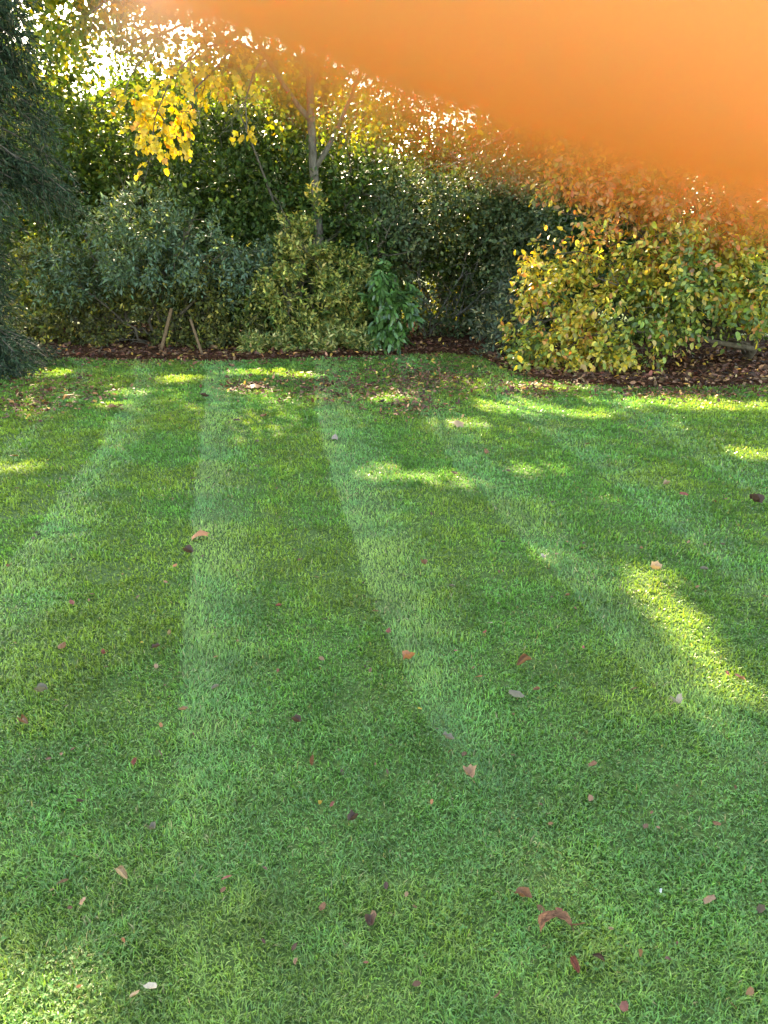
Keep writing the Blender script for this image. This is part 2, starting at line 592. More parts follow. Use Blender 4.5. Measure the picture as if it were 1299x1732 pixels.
Qd = np.concatenate([np.stack([i5, i5 + 1, i5 + 3, i5 + 2], 1), np.stack([i4, i4 + 1, i4 + 2, i4 + 3], 1)])
Tr = np.stack([i5 + 2, i5 + 3, i5 + 4], 1)
link('grass', raw_mesh('grass', np.concatenate([V5, V4]), Qd, Tr, np.concatenate([np.repeat(ca[nr_], 5, 0), np.repeat(ca[fr_], 4, 0)]), M_GRASS), None, 'stuff')

# clover and daisy leaves low in the near sward
nc = 17000
cyy = 0.8 + 2.4 * rng.random(nc) ** 1.8
cxx = (rng.random(nc) * 2 - 1) * ((cyy * cp + CAM_H * sp) * 0.56 + 0.2)
kk = fbm(cxx * 2.6, cyy * 2.6, 55, 3) > 0.47
cxx, cyy = cxx[kk], cyy[kk]
nc = len(cxx)
cz = rng.uniform(.006, .018, nc)
P = np.repeat(np.stack([cxx, cyy, cz], 1), 3, 0)
az = np.repeat(rng.random(nc) * 6.28, 3) + np.tile([0, 2.09, 4.19], nc)
D = np.stack([np.cos(az), np.sin(az), rng.normal(.15, .15, nc * 3)], 1)
Nn = np.repeat(norm(np.array([0, 0, 1.0]) + rng.normal(0, .3, (nc, 3))), 3, 0)
sz = np.repeat(rng.uniform(.0035, .0072, nc), 3)
Vc, Qc, k6 = leaf_geo(T_OVAL, P, D, Nn, sz, sz * .95)
cc = pal(nc * 3, [(3, (.08, .19, .05)), (1, (.12, .21, .06))], .2)
link('clover', raw_mesh('clover', Vc, Qc, colors=np.repeat(cc, k6, 0), mat=M_LEAF), None, 'stuff')

# ------------------------------------------------------------------ leaf litter in and before the bed
nl = 11000
lx = rng.uniform(-8, 8, nl)
off = np.where(rng.random(nl) < .75, np.abs(rng.normal(0, .7, nl)), -np.abs(rng.normal(0, .4, nl)))
ly = bed_front(lx) + off
ex_ = rng.random(5200)
# loose drifts on the lawn
dr = [(720, 640, 100, 28, 1700), (560, 655, 140, 24, 1300), (100, 660, 130, 30, 900), (690, 690, 70, 18, 350), (420, 655, 40, 10, 260), (1150, 668, 120, 8, 450), (900, 660, 60, 12, 500), (40, 690, 60, 20, 300)]
dx, dy = [], []
for (x, y, rx, ry, c) in dr:
    for _ in range(c):
        p = gnd(x + rng.normal() * rx * .6, min(y + rng.normal() * ry * .6, 760))
        dx.append(p[0]), dy.append(p[1])
for _ in range(620):
    yy = 1.1 + 8 * rng.random() ** .8
    dx.append((rng.random() * 2 - 1) * ((yy * cp + CAM_H * sp) * .55 + .1)), dy.append(yy)
ns_ = len(lx) + len(dx) - 620
lx, ly = np.concatenate([lx, dx]), np.concatenate([ly, dy])
# the dead leaves under the autumn shrub
ux = rng.uniform(1.4, 7.5, 6500)
lx, ly = np.concatenate([ux, lx]), np.concatenate([bed_front(ux) + rng.uniform(.05, 3.2, 6500) ** 1.0, ly])
ns_ += 6500
nl = len(lx)
inb = ly > bed_front(lx)
P = np.stack([lx, ly, np.where(inb, rng.uniform(.03, .075, nl), rng.uniform(.012, .034, nl))], 1)
D = np.stack([rng.normal(size=nl), rng.normal(size=nl), rng.normal(0, .35, nl)], 1)
Nn = norm(np.array([0, 0, 1.0]) + rng.normal(0, .45, (nl, 3)))
sz = rng.uniform(.03, .09, nl) * np.where(inb, 1, .7)
sz[ns_:] = rng.uniform(.010, .030, 620)
P[ns_:, 2] = rng.uniform(.012, .03, 620)
Vc, Qc, k6 = leaf_geo(T_OVAL, P, D, Nn, sz, sz * rng.uniform(.4, .7, nl))
cc = pal(nl, [(4, (.085, .034, .02)), (3, (.14, .065, .035)), (2, (.05, .025, .015)), (1, (.32, .17, .08)), (.5, (.4, .25, .05))], .3)
cc[ns_:] = pal(620, [(4, (.09, .04, .022)), (3, (.15, .075, .04)), (1, (.05, .03, .02))], .3)
link('leaf_litter', raw_mesh('leaf_litter', Vc, Qc, colors=np.repeat(cc, k6, 0), mat=M_LITTER), None, 'stuff')

# ------------------------------------------------------------------ trees and shrubs
DARK = [(4, (.026, .054, .013)), (3, (.046, .082, .018)), (1, (.09, .13, .026))]
MOSS = [(4, (.04, .075, .018)), (3, (.065, .11, .024)), (1, (.11, .15, .03))]
MID = [(3, (.05, .09, .025)), (2, (.08, .12, .03)), (1, (.11, .13, .03))]
LIME = [(3, (.09, .15, .025)), (2, (.14, .18, .03)), (3, (.05, .09, .022)), (.8, (.25, .21, .035))]
BLUE = [(3, (.09, .15, .10)), (2, (.13, .20, .14)), (2, (.06, .10, .05)), (1.5, (.13, .16, .05))]
GREYG = [(3, (.05, .08, .035)), (2, (.08, .11, .05)), (1, (.04, .06, .03)), (.8, (.14, .15, .06))]
GOLD = [(3, (.27, .255, .065)), (3, (.12, .16, .04)), (3, (.06, .095, .028)), (1.4, (.42, .38, .12))]
YELL = [(4, (.58, .43, .04)), (2, (.48, .36, .04)), (1, (.28, .25, .03)), (.6, (.5, .24, .05))]


def plant(name, label, cat, base, blobs, mat, T, cols, nsub, nspr, nleaf, subr, slen, Lr, Wr, droop=0, up=.25, inner=.45,
          bark=None, stems=5, stem_r=.03, group=None, crown='foliage', carve=True, woodkind='stem'):
    t = thing(name, label, cat, (base[0], base[1], 0.0), group)
    P, D, Nn, _ = sprays(blobs, nsub, nspr, nleaf, subr, slen, droop, inner, up)
    n = len(P)
    f = rng.uniform(.65, 1.25, n)
    foliage(t, crown, mat, T, P, D, Nn, Lr * f, Wr * f, pal(n, cols), carve)
    if bark:
        wd_ = Wood()
        for k in range(stems):
            b = blobs[k % len(blobs)]
            e = b[0] + rand_dir(1)[0] * b[1] * .6
            a = np.array([base[0], base[1], 0]) + np.array([rng.normal() * .06, rng.normal() * .05, 0])
            p = wd_.limb(a, e, stem_r * rng.uniform(.7, 1.2), stem_r * .35, .09, 8, 6)
            wd_.twigs(p, 6, np.linalg.norm(e - a) * .3, stem_r * .35, .2, 2)
        wd_.build(woodkind, bark, t)
    return t


# distant hedge and trees behind the belt, in full sun from beyond
plant('hedge', 'clipped dark hedge far behind the shrub belt, across the sunlit ground beyond', 'hedge', (0, 27),
      [(np.array([x, 27 + rng.normal() * .4, 1.2]), np.array([1.6, .9, 1.35])) for x in np.arange(-17, 18, 1.9)],
      M_LEAF, T_DIAMOND, MID, 900, 9, 5, .55, .3, .17, .12, inner=.2)

far = [(60, 26, [(60, 330, 120, 150), (0, 210, 90, 100)], 'rounded green tree far behind the grey conifer'),
       (250, 25, [(240, 330, 130, 150), (300, 250, 80, 70)], 'tall yellow-green tree far behind the hanging yellow leaves'),
       (480, 26, [(470, 290, 150, 150), (570, 270, 70, 110)], 'green tree far behind the forked grey trunk'),
       (860, 27, [(850, 330, 150, 90), (960, 300, 110, 110), (700, 370, 120, 70)], 'wide green tree far behind the bare-twigged thicket')]
for (x, D_, bl, lab) in far:
    plant('distant_tree', lab, 'tree', at(x, 440, D_)[:2], [ell(a, b, D_, c, d, 1.3) for a, b, c, d in bl], M_LEAF, T_DIAMOND,
          [(3, (.06, .115, .02)), (2, (.095, .15, .025)), (3, (.035, .065, .016))], 420, 9, 6, .5, .5, .26, .21, inner=.3, bark=M_BARKD, stems=4, stem_r=.12,
          group='trees beyond the sunlit ground', crown='crown', woodkind='trunk')

# tall tree beyond on the left: its sunlit leaves glow through
plant('lime_tree', 'yellow-green backlit tree glowing between the grey conifer and the dark evergreens', 'tree', at(215, 560, 17)[:2],
      [ell(200, 330, 17, 110, 130, 1.0), ell(120, 160, 17, 130, 120, 1.3), ell(230, 480, 17, 90, 90, .9), ell(40, 380, 16.5, 90, 110, 1.0), ell(330, 120, 18, 140, 90, 1.2), ell(20, 120, 17, 100, 130, 1.2)] + [(np.array([x, 17.5, z]), np.array([1.7, 1.0, 1.3])) for x, z in ((-9, 7.4), (-7, 7.2), (-5, 7.4), (-3, 7.3), (-1, 7.5), (.6, 7.6), (-8, 9), (-6, 9.2), (-4, 9.0), (-2, 9.1))],  # last row: high crown blobs out of view, added to shade the far lawn
      M_LEAF, T_DIAMOND, LIME, 950, 9, 6, .42, .35, .12, .085, bark=M_BARKD, stems=7, stem_r=.08, crown='crown', woodkind='trunk')

plant('birch_tree', 'thin yellowing tree behind the middle of the belt, right of the grey forked trunk', 'tree', at(760, 560, 18)[:2],
      [ell(790, 215, 18, 150, 60, 1.0), ell(650, 190, 18.5, 80, 60, 1.0), ell(930, 240, 18, 100, 90, 1.0), ell(780, 330, 18, 100, 50, .9)],
      M_LEAF, T_DIAMOND, LIME, 240, 9, 6, .4, .35, .11, .08, bark=M_BARKD, stems=6, stem_r=.06, crown='crown', woodkind='trunk')

# the dark evergreen mass behind
plant('holly_tree', 'dark green evergreen around the foot of the forked grey trunk', 'tree', at(480, 590, 13.2)[:2],
      [ell(400, 320, 13.2, 85, 90, .8), ell(340, 430, 13.0, 80, 100, .7), ell(480, 400, 13.2, 90, 120, .8), ell(590, 370, 13.3, 70, 90, .8), ell(560, 500, 13.0, 90, 90, .7), ell(410, 520, 12.6, 90, 70, .6), ell(530, 510, 11.75, 80, 70, .2), ell(620, 480, 11.9, 40, 90, .3), ell(450, 560, 11.7, 60, 35, .25), ell(440, 250, 13.3, 60, 40, .6)],
      M_GLOSSY, T_DIAMOND, DARK, 720, 10, 6, .26, .25, .09, .055, bark=M_BARKD, stems=8, stem_r=.05, crown='crown', woodkind='trunk')
plant('yew_tree', 'dark evergreen standing behind the bare-twigged thicket, left of the autumn shrub', 'tree', at(880, 590, 13.6)[:2],
      [ell(860, 330, 13.4, 90, 70, .8), ell(930, 430, 13.4, 70, 110, .8), ell(800, 420, 13.6, 80, 70, .7), ell(850, 520, 13.6, 60, 60, .6), ell(1010, 380, 13.6, 90, 140, .8), ell(1180, 380, 13.6, 130, 160, .8), ell(1010, 545, 12.6, 70, 50, .5), ell(1140, 545, 12.4, 80, 60, .5), ell(1270, 540, 12.4, 90, 70, .5)],  # last three: low clumps added to darken the shaded hollow behind the autumn shrub
      M_GLOSSY, T_DIAMOND, DARK, 620, 10, 6, .26, .25, .09, .055, bark=M_BARKD, stems=8, stem_r=.05, crown='crown', woodkind='trunk')
plant('thicket_shrub', 'grey-green thicket with bare grey twigs between the laurel and the autumn shrub', 'shrub', at(730, 590, 12.6)[:2],
      [ell(700, 360, 12.6, 65, 70, .5), ell(800, 350, 12.5, 75, 60, .5), ell(880, 400, 12.3, 60, 90, .5), ell(660, 420, 12.6, 45, 60, .5), ell(880, 500, 12.2, 45, 60, .4), ell(770, 530, 12.6, 60, 45, .3)],
      M_GLOSSY, T_DIAMOND, GREYG, 340, 10, 6, .2, .2, .075, .042, bark=M_TWIG, stems=8, stem_r=.014, woodkind='branches')

plant('beech_tree', 'dense green tree behind the blue-green shrub, left of the forked trunk', 'tree', at(200, 590, 14.5)[:2],
      [ell(60, 420, 14.5, 110, 120, .9), ell(190, 400, 14.6, 100, 90, .9), ell(300, 330, 14.4, 80, 80, .8), ell(330, 250, 14.8, 70, 60, .8), ell(130, 280, 15, 90, 80, .9)],
      M_LEAF, T_DIAMOND, MOSS, 470, 10, 6, .32, .3, .10, .07, bark=M_BARKD, stems=6, stem_r=.06, crown='crown', woodkind='trunk')
plant('laurel_tree', 'dense evergreen far behind the bare-twigged thicket', 'tree', at(740, 590, 15.5)[:2],
      [ell(640, 360, 15.5, 90, 80, .9), ell(760, 370, 15.5, 100, 70, .9), ell(880, 330, 15.5, 100, 90, .9), ell(560, 270, 15.5, 80, 60, .8), ell(800, 290, 15.8, 60, 45, .8), ell(950, 500, 15.5, 100, 80, .9)],
      M_GLOSSY, T_DIAMOND, DARK, 460, 10, 6, .32, .3, .10, .065, bark=M_BARKD, stems=6, stem_r=.06, crown='crown', woodkind='trunk')
# left: blue-green shrub
plant('bluegreen_shrub', 'blue-green feathery shrub spreading behind the two leaning wooden stakes', 'shrub', at(270, 595, 11.9)[:2],
      [ell(230, 370, 11.8, 60, 32, .4), ell(300, 395, 11.6, 70, 16, .4), ell(240, 400, 11.8, 45, 20, .5), ell(330, 425, 11.7, 75, 40, .5), ell(425, 420, 11.6, 30, 26, .3), ell(150, 430, 11.9, 75, 55, .5), ell(420, 470, 11.7, 45, 40, .35), ell(250, 455, 11.8, 70, 28, .5), ell(120, 470, 11.9, 50, 35, .4)],
      M_LEAF, T_LANCE, BLUE, 250, 10, 9, .11, .22, .08, .03, up=.0, droop=.15, bark=M_BARKD, stems=9, stem_r=.022, woodkind='stem')
plant('privet_shrub', 'dull green shrub filling in under the blue-green one beside the stakes', 'shrub', at(300, 595, 11.9)[:2],
      [ell(120, 545, 12.0, 80, 35, .4), ell(235, 545, 12.2, 60, 40, .4), ell(350, 530, 11.8, 60, 55, .4), ell(410, 545, 11.5, 50, 45, .35), ell(60, 500, 12, 60, 80, .4), ell(270, 500, 11.9, 60, 30, .3), ell(380, 490, 11.7, 50, 30, .3), ell(230, 580, 11.35, 50, 14, .2), ell(300, 572, 11.6, 40, 22, .2), ell(390, 582, 11.15, 40, 16, .18), ell(140, 578, 11.5, 60, 15, .2)],
      M_LEAF, T_DIAMOND, [(3, (.075, .085, .025)), (2, (.11, .12, .03)), (2, (.04, .05, .018)), (.7, (.30, .26, .06))], 280, 9, 6, .17, .2, .07, .04, bark=M_BARKD, stems=12, stem_r=.014)
# golden variegated shrub
plant('golden_shrub', 'golden variegated evergreen shrub with two upright shoots below the forked trunk', 'shrub', at(530, 600, 11.5)[:2],
      [ell(534, 380, 11.4, 11, 46, .10), ell(490, 395, 11.4, 13, 40, .12), ell(512, 445, 11.4, 40, 24, .25), ell(592, 470, 11.5, 22, 34, .2), ell(560, 495, 11.2, 30, 22, .25), ell(478, 490, 11.3, 36, 26, .3), ell(525, 560, 11.15, 44, 28, .3), ell(585, 550, 11.3, 34, 40, .25), ell(455, 540, 11.4, 30, 44, .25), ell(600, 520, 11.2, 16, 14, .15)],
      M_GLOSSY, T_LANCE, GOLD, 205, 9, 8, .085, .13, .075, .034, up=.5, bark=M_BARKD, stems=8, stem_r=.02)
for k, (x, y, r) in enumerate([(440, 590, 26), (500, 588, 30), (560, 585, 32), (605, 588, 22)]):
    pos = ['leftmost, close to the dark gap by the stakes', 'second from the left', 'widest, under the golden shrub', 'rightmost, at the foot of the laurel'][k]
    plant('spotted_laurel', 'low yellow-edged plant at the lawn edge, ' + pos, 'plant', at(x, 600, 11.0)[:2],
          [ell(x, y, 10.95, r, 15, .22)], M_GLOSSY, T_LANCE, [(3, (.22, .23, .07)), (3, (.08, .13, .04)), (1, (.4, .38, .16))], 22, 7, 8, .10, .14, .085, .03, up=.6,
          group='low variegated plants along the lawn edge', bark=M_BARKD, stems=3, stem_r=.008)

# laurel with leaves one can tell apart
lau = thing('cherry_laurel', 'glossy dark green laurel with big hanging leaves right of the golden shrub', 'shrub', (*at(662, 598, 11.2)[:2], 0))
blo = [ell(662, 482, 11.1, 28, 22, .2), ell(670, 525, 11.0, 26, 28, .2), ell(652, 565, 11.0, 22, 14, .18), ell(640, 500, 11.2, 16, 24, .18)]
P, D, Nn, _ = sprays(blo, 58, 3, 8, .08, .16, .5, .5, .1)
n = len(P)
D = norm(D + np.array([0, -.25, -.55]))
Nn = norm(Nn + np.array([0, -.6, .2]))
cl = pal(n, [(3, (.042, .10, .024)), (2, (.06, .135, .03)), (1, (.025, .06, .016))])
f = rng.uniform(.75, 1.15, n)
Lm = raw_mesh('leaf', T_OVAL[0], T_OVAL[1], mat=M_LAUREL_OBJ)
pk = front_pick(P, 200)
single_leaves(lau, 'leaf', M_LAUREL_OBJ, [Lm], P[pk], D[pk], Nn[pk], .125 * f[pk], .05 * f[pk], cl[pk])
rs = np.setdiff1d(np.arange(n), pk)
foliage(lau, 'foliage', M_GLOSSY, T_OVAL, P[rs], D[rs], Nn[rs], .125 * f[rs], .05 * f[rs], cl[rs])
wd_ = Wood()
for k in range(5):
    e = blo[k % 4][0] + rng.normal(0, .08, 3)
    wd_.limb(np.array([*lau.location[:2], 0]) + rng.normal(0, .05, 3) * [1, 1, 0], e, .02, .007, .06, 7, 6)
wd_.build('stem', M_BARKD, lau)

# grey-green evergreen left of the autumn shrub
plant('rhododendron', 'grey-green broad-leaved evergreen at the left foot of the autumn shrub', 'shrub', at(850, 612, 10.9)[:2],
      [ell(850, 570, 10.8, 34, 40, .3), ell(875, 520, 11.0, 40, 45, .3), ell(838, 540, 11.0, 20, 24, .2), ell(890, 600, 10.4, 30, 30, .25)],
      M_GLOSSY, T_OVAL, [(3, (.05, .075, .05)), (2, (.08, .10, .065)), (1, (.26, .26, .14))], 60, 6, 7, .14, .16, .085, .035, bark=M_BARKD, stems=6, stem_r=.014)

plant('sunlit_shrub', 'low lime-green shrub in full sun seen through the gap right of the laurel', 'shrub', at(760, 570, 15.0)[:2],
      [ell(730, 560, 15.0, 50, 24, .4), ell(800, 555, 15.2, 60, 26, .4), ell(750, 510, 15.2, 50, 40, .4), ell(690, 560, 15.2, 40, 30, .4), ell(830, 500, 15.4, 50, 40, .4)],
      M_LEAF, T_DIAMOND, [(3, (.14, .17, .03)), (2, (.08, .11, .025)), (1, (.28, .25, .05))], 130, 8, 6, .18, .2, .08, .055, bark=M_BARKD, stems=5, stem_r=.015)
# the autumn shrub
aut = thing('autumn_shrub', 'wide shrub turning yellow and orange over dark mulch at the right of the lawn', 'shrub', (*gnd(1240, 612)[:2], 0))
AB = [ell(960, 590, 9.5, 75, 45, .5), ell(1060, 590, 9.3, 60, 38, .45), ell(930, 520, 9.8, 60, 60, .5), ell(1010, 470, 9.6, 90, 80, .6), ell(1090, 520, 9.4, 80, 60, .5),
      ell(1010, 370, 10.0, 70, 60, .5), ell(1110, 390, 9.8, 100, 80, .6), ell(980, 300, 10.2, 55, 35, .35), ell(1090, 310, 10.1, 90, 45, .5), ell(1200, 350, 9.9, 90, 70, .6),
      ell(1190, 460, 9.6, 90, 80, .6), ell(1260, 505, 9.6, 60, 40, .45), ell(1290, 420, 9.8, 70, 110, .6), ell(1360, 450, 10, 80, 120, .6), ell(940, 430, 10.0, 35, 40, .3), ell(1130, 470, 9.5, 60, 60, .5), ell(965, 370, 9.8, 45, 50, .35), ell(950, 300, 10.0, 34, 28, .3), ell(1050, 300, 9.9, 70, 40, .4), ell(900, 470, 10.0, 30, 30, .3), ell(885, 560, 10.0, 26, 30, .25)]
P, D, Nn, _ = sprays(AB, 480, 8, 8, .125, .22, .4, .45, .15)
n = len(P)
hx, hy = to_px(P)
g = fbm(P[:, 0] * 1.7, P[:, 2] * 1.7 + P[:, 1], 41, 3)
cg = pal(n, [(3, (.11, .17, .04)), (2, (.19, .25, .05)), (1, (.055, .09, .03))])
cyl = pal(n, [(3, (.50, .40, .06)), (2, (.36, .33, .06)), (1, (.50, .33, .11)), (2, (.22, .25, .06))])
cor = pal(n, [(3, (.42, .17, .06)), (2, (.34, .20, .09)), (1, (.48, .24, .04))])
ty = np.clip((g - .42) * 2.6 + .30 + rng.normal(0, .35, n), 0, 1)
cl = np.where((ty > .42)[:, None], cyl, cg)
top = np.clip((P[:, 2] - 1.15) / .8, 0, 1) * .9 + .08
cl = np.where((rng.random(n) < top * (fbm(P[:, 0] * 2.5, P[:, 2] * 2.5, 61, 2) * 1.6))[:, None], cor, cl)
f = rng.uniform(.7, 1.25, n)
k = shade_keep(P) & (P[:, 2] > .03)
P, D, Nn, cl, f = P[k], D[k], Nn[k], cl[k], f[k]
pk = front_pick(P, 300)
Am = [raw_mesh('leaf', T_OVAL[0] * np.array([1, 1, s]), T_OVAL[1], mat=M_AUTUMN_OBJ) for s in (1.0, -1.2, 2.2)]
single_leaves(aut, 'leaf', M_AUTUMN_OBJ, Am, P[pk], D[pk], Nn[pk], .086 * f[pk], .056 * f[pk], cl[pk])
rs = np.setdiff1d(np.arange(len(P)), pk)
foliage(aut, 'foliage', M_AUTUMN, T_OVAL, P[rs], D[rs], Nn[rs], .073 * f[rs], .045 * f[rs], cl[rs])
wd_ = Wood()
b0 = np.array([*aut.location[:2], 0])
r0 = at(1275, 590, 9.9)
q0 = wd_.add([b0 + [.2, .1, 0], r0, at(1290, 510, 9.9), at(1265, 420, 9.9)], .065, .02, 9)
lb = [r0, at(1235, 583, 9.75), at(1190, 575, 9.6), at(1150, 570, 9.5), at(1110, 562, 9.4), at(1040, 560, 9.4), at(960, 575, 9.4)]
wd_.add(lb, .038, .014, 8)
for b in AB:
    p = wd_.limb(b0 + np.array([.1 + rng.normal() * .1, .1 + rng.normal() * .1, .12 + .3 * rng.random()]), b[0], .024, .007, .08, 9, 6, .08)
    wd_.twigs(p, 5, .4, .01, .2, 2)
wd_.build('trunk', M_BARKD, aut)

# ------------------------------------------------------------------ yellow tree with the forked grey trunk
yt = thing('maple_tree', 'grey forked tree with clear yellow leaves rising above the golden shrub', 'tree', (*at(535, 560, 12.6)[:2], 0))
wd_ = Wood()
TB = at(535, 345, 12.6)
b0 = np.array([TB[0] + .05, TB[1] + .1, 0])
tp = [b0, (b0 + TB) / 2 + [.03, 0, 0], TB, at(530, 280, 12.55), at(526, 200, 12.5), at(524, 120, 12.5), at(520, 20, 12.5), at(515, -120, 12.5), at(530, -300, 12.5), at(540, -480, 12.5)]
wd_.add(tp, .084, .03, 10)
br = wd_.add([at(533, 285, 12.55), at(552, 255, 12.45), at(572, 215, 12.4), at(588, 178, 12.3), at(615, 110, 12.2), at(640, 0, 12), at(680, -180, 12)], .04, .016, 8)
wd_.add([at(526, 205, 12.5), at(505, 180, 12.4), at(480, 145, 12.3), at(450, 95, 12.1), at(420, 30, 11.9), at(370, -120, 11.6), at(300, -250, 11.4)], .045, .016, 8)
wd_.add([at(524, 130, 12.5), at(500, 80, 12.5), at(475, 20, 12.6), at(440, -100, 12.8)], .05, .025, 7)
wd_.add([at(524, 150, 12.5), at(545, 90, 12.7), at(570, 30, 12.9), at(640, -150, 13.2)], .045, .02, 7)
# hanging outer boughs on the left
hb = [[at(450, 95, 12.1), at(400, 70, 11.8), at(340, 80, 11.5), at(290, 130, 11.3), at(262, 200, 11.2), at(255, 270, 11.2)],
      [at(420, 30, 11.9), at(350, 20, 11.6), at(270, 60, 11.4), at(220, 130, 11.3), at(205, 175, 11.3)],
      [at(450, 95, 12.1), at(430, 120, 11.8), at(415, 170, 11.6), at(418, 225, 11.5)],
      [at(370, -120, 11.6), at(280, -60, 11.4), at(180, 0, 11.3), at(110, 60, 11.3)],
      [at(400, 70, 11.8), at(370, 110, 11.5), at(330, 150, 11.4), at(320, 220, 11.3)]]
for h in hb:
    wd_.add(h, .022, .006, 6)
    wd_.twigs(h, 8, .5, .006, -.1, 2)
for h in (tp[4:], [at(588, 178, 12.3), at(640, 0, 12), at(680, -180, 12)]):
    wd_.twigs(np.array(h), 26, 1.1, .014, .4, 2)
# a few slanting grey side stems from the foot
wd_.add([b0, at(455, 320, 12.7), at(440, 280, 12.6), at(425, 240, 12.5), at(405, 190, 12.4)], .024, .011, 6)
wd_.build('trunk', M_BARK, yt)
# clear yellow hanging leaves (each a part), the rest of the crown joined
MAPLE = np.array([[0, 0], [.10, .28], [.02, .52], [.30, .44], [.42, .60], [.62, .40], [.72, .22], [1.0, 0], [.72, -.22], [.62, -.40], [.42, -.60], [.30, -.44], [.02, -.52], [.10, -.28]])


def maple_mesh(name, mat, bend=.15):
    v = [(.4, 0, bend * .6)] + [(a, b, -bend * abs(b) * 1.2 - bend * .6 * (a - .4) ** 2 + .03 * random.uniform(-1, 1)) for a, b in MAPLE]
    t = [(0, i, i % len(MAPLE) + 1) for i in range(1, len(MAPLE) + 1)]
    return raw_mesh(name, v, None, t, mat=mat)


YB = [ell(258, 222, 11.2, 30, 36, .3), ell(222, 160, 11.3, 22, 18, .25), ell(295, 200, 11.3, 32, 36, .3), ell(265, 180, 11.2, 45, 26, .3), ell(320, 140, 11.5, 50, 30, .4), ell(412, 180, 11.6, 18, 34, .25), ell(380, 120, 11.7, 50, 30, .4)]
P, D, Nn, _ = sprays(YB, 70, 2, 5, .11, .17, .5, .3, 0)
n = len(P)
D = norm(D + np.array([0, 0, -.6]))
Nn = norm(Nn * .6 + np.array([0, -.8, 0]) + rng.normal(0, .4, (n, 3)))
f = rng.uniform(.7, 1.2, n)
cl = pal(n, YELL, .15)
pk = front_pick(P, 300)
Mm = [maple_mesh('leaf', M_AUTUMN_OBJ, b) for b in (.12, .3, -.2)]
single_leaves(yt, 'leaf', M_AUTUMN_OBJ, Mm, P[pk], D[pk], Nn[pk], .088 * f[pk], .078 * f[pk], cl[pk])
rs = np.setdiff1d(np.arange(n), pk)
foliage(yt, 'foliage', M_AUTUMN, T_OVAL, P[rs], D[rs], Nn[rs], .085 * f[rs], .07 * f[rs], cl[rs], carve=False)
CR = [ell(330, 50, 11.7, 120, 70, .7), ell(140, 20, 11.4, 100, 60, .5), ell(60, 40, 11.6, 80, 50, .5), ell(250, 0, 11.8, 120, 50, .5), ell(470, 90, 12.6, 110, 80, .9), ell(620, 110, 12.6, 80, 80, .8), ell(430, 180, 13, 90, 50, .5),
      ell(600, 190, 13, 70, 50, .6)]
P, D, Nn, _ = sprays(CR, 110, 6, 7, .2, .3, .3, .3, 0)
n = len(P)
f = rng.uniform(.7, 1.2, n)
foliage(yt, 'crown', M_AUTUMN, T_OVAL, P, D, Nn, .09 * f, .065 * f, pal(n, [(1, (.36, .28, .03)), (3, (.20, .21, .03)), (4, (.10, .15, .028))]))
# the high crown above the frame, that shades the lawn
CH = [ell(380, -260, 12, 420, 200, 1.6), ell(0, -220, 12, 330, 220, 1.5), ell(700, -200, 12.5, 280, 240, 1.5), ell(250, -520, 12.5, 420, 200, 1.6), ell(620, -480, 12.5, 300, 180, 1.5), ell(-150, -480, 12, 300, 200, 1.5)]
P, D, Nn, _ = sprays(CH, 1100, 7, 6, .45, .4, .2, .2, 0)
n = len(P)
f = rng.uniform(.8, 1.3, n)
k = P[:, 2] > 4.6
foliage(yt, 'upper_crown', M_AUTUMN, T_OVAL, P[k], D[k], Nn[k], .16 * f[k], .13 * f[k], pal(n, [(3, (.40, .28, .03)), (3, (.22, .22, .03)), (2, (.12, .15, .03))])[k])

# tree behind the autumn shrub, mostly behind the finger
plant('ash_tree', 'broad tree behind the autumn shrub, mostly hidden by the blurred finger', 'tree', at(1080, 560, 14.6)[:2],
      [ell(1000, 60, 14.5, 220, 160, 1.4), ell(1250, 120, 14.5, 220, 200, 1.4), ell(850, -150, 14.5, 300, 150, 1.5), ell(1150, -200, 14.5, 300, 200, 1.5), ell(1120, 240, 14.5, 160, 70, .9)],
      M_LEAF, T_OVAL, LIME, 620, 7, 6, .45, .4, .15, .11, bark=M_BARK, stems=8, stem_r=.1, crown='crown', woodkind='trunk')

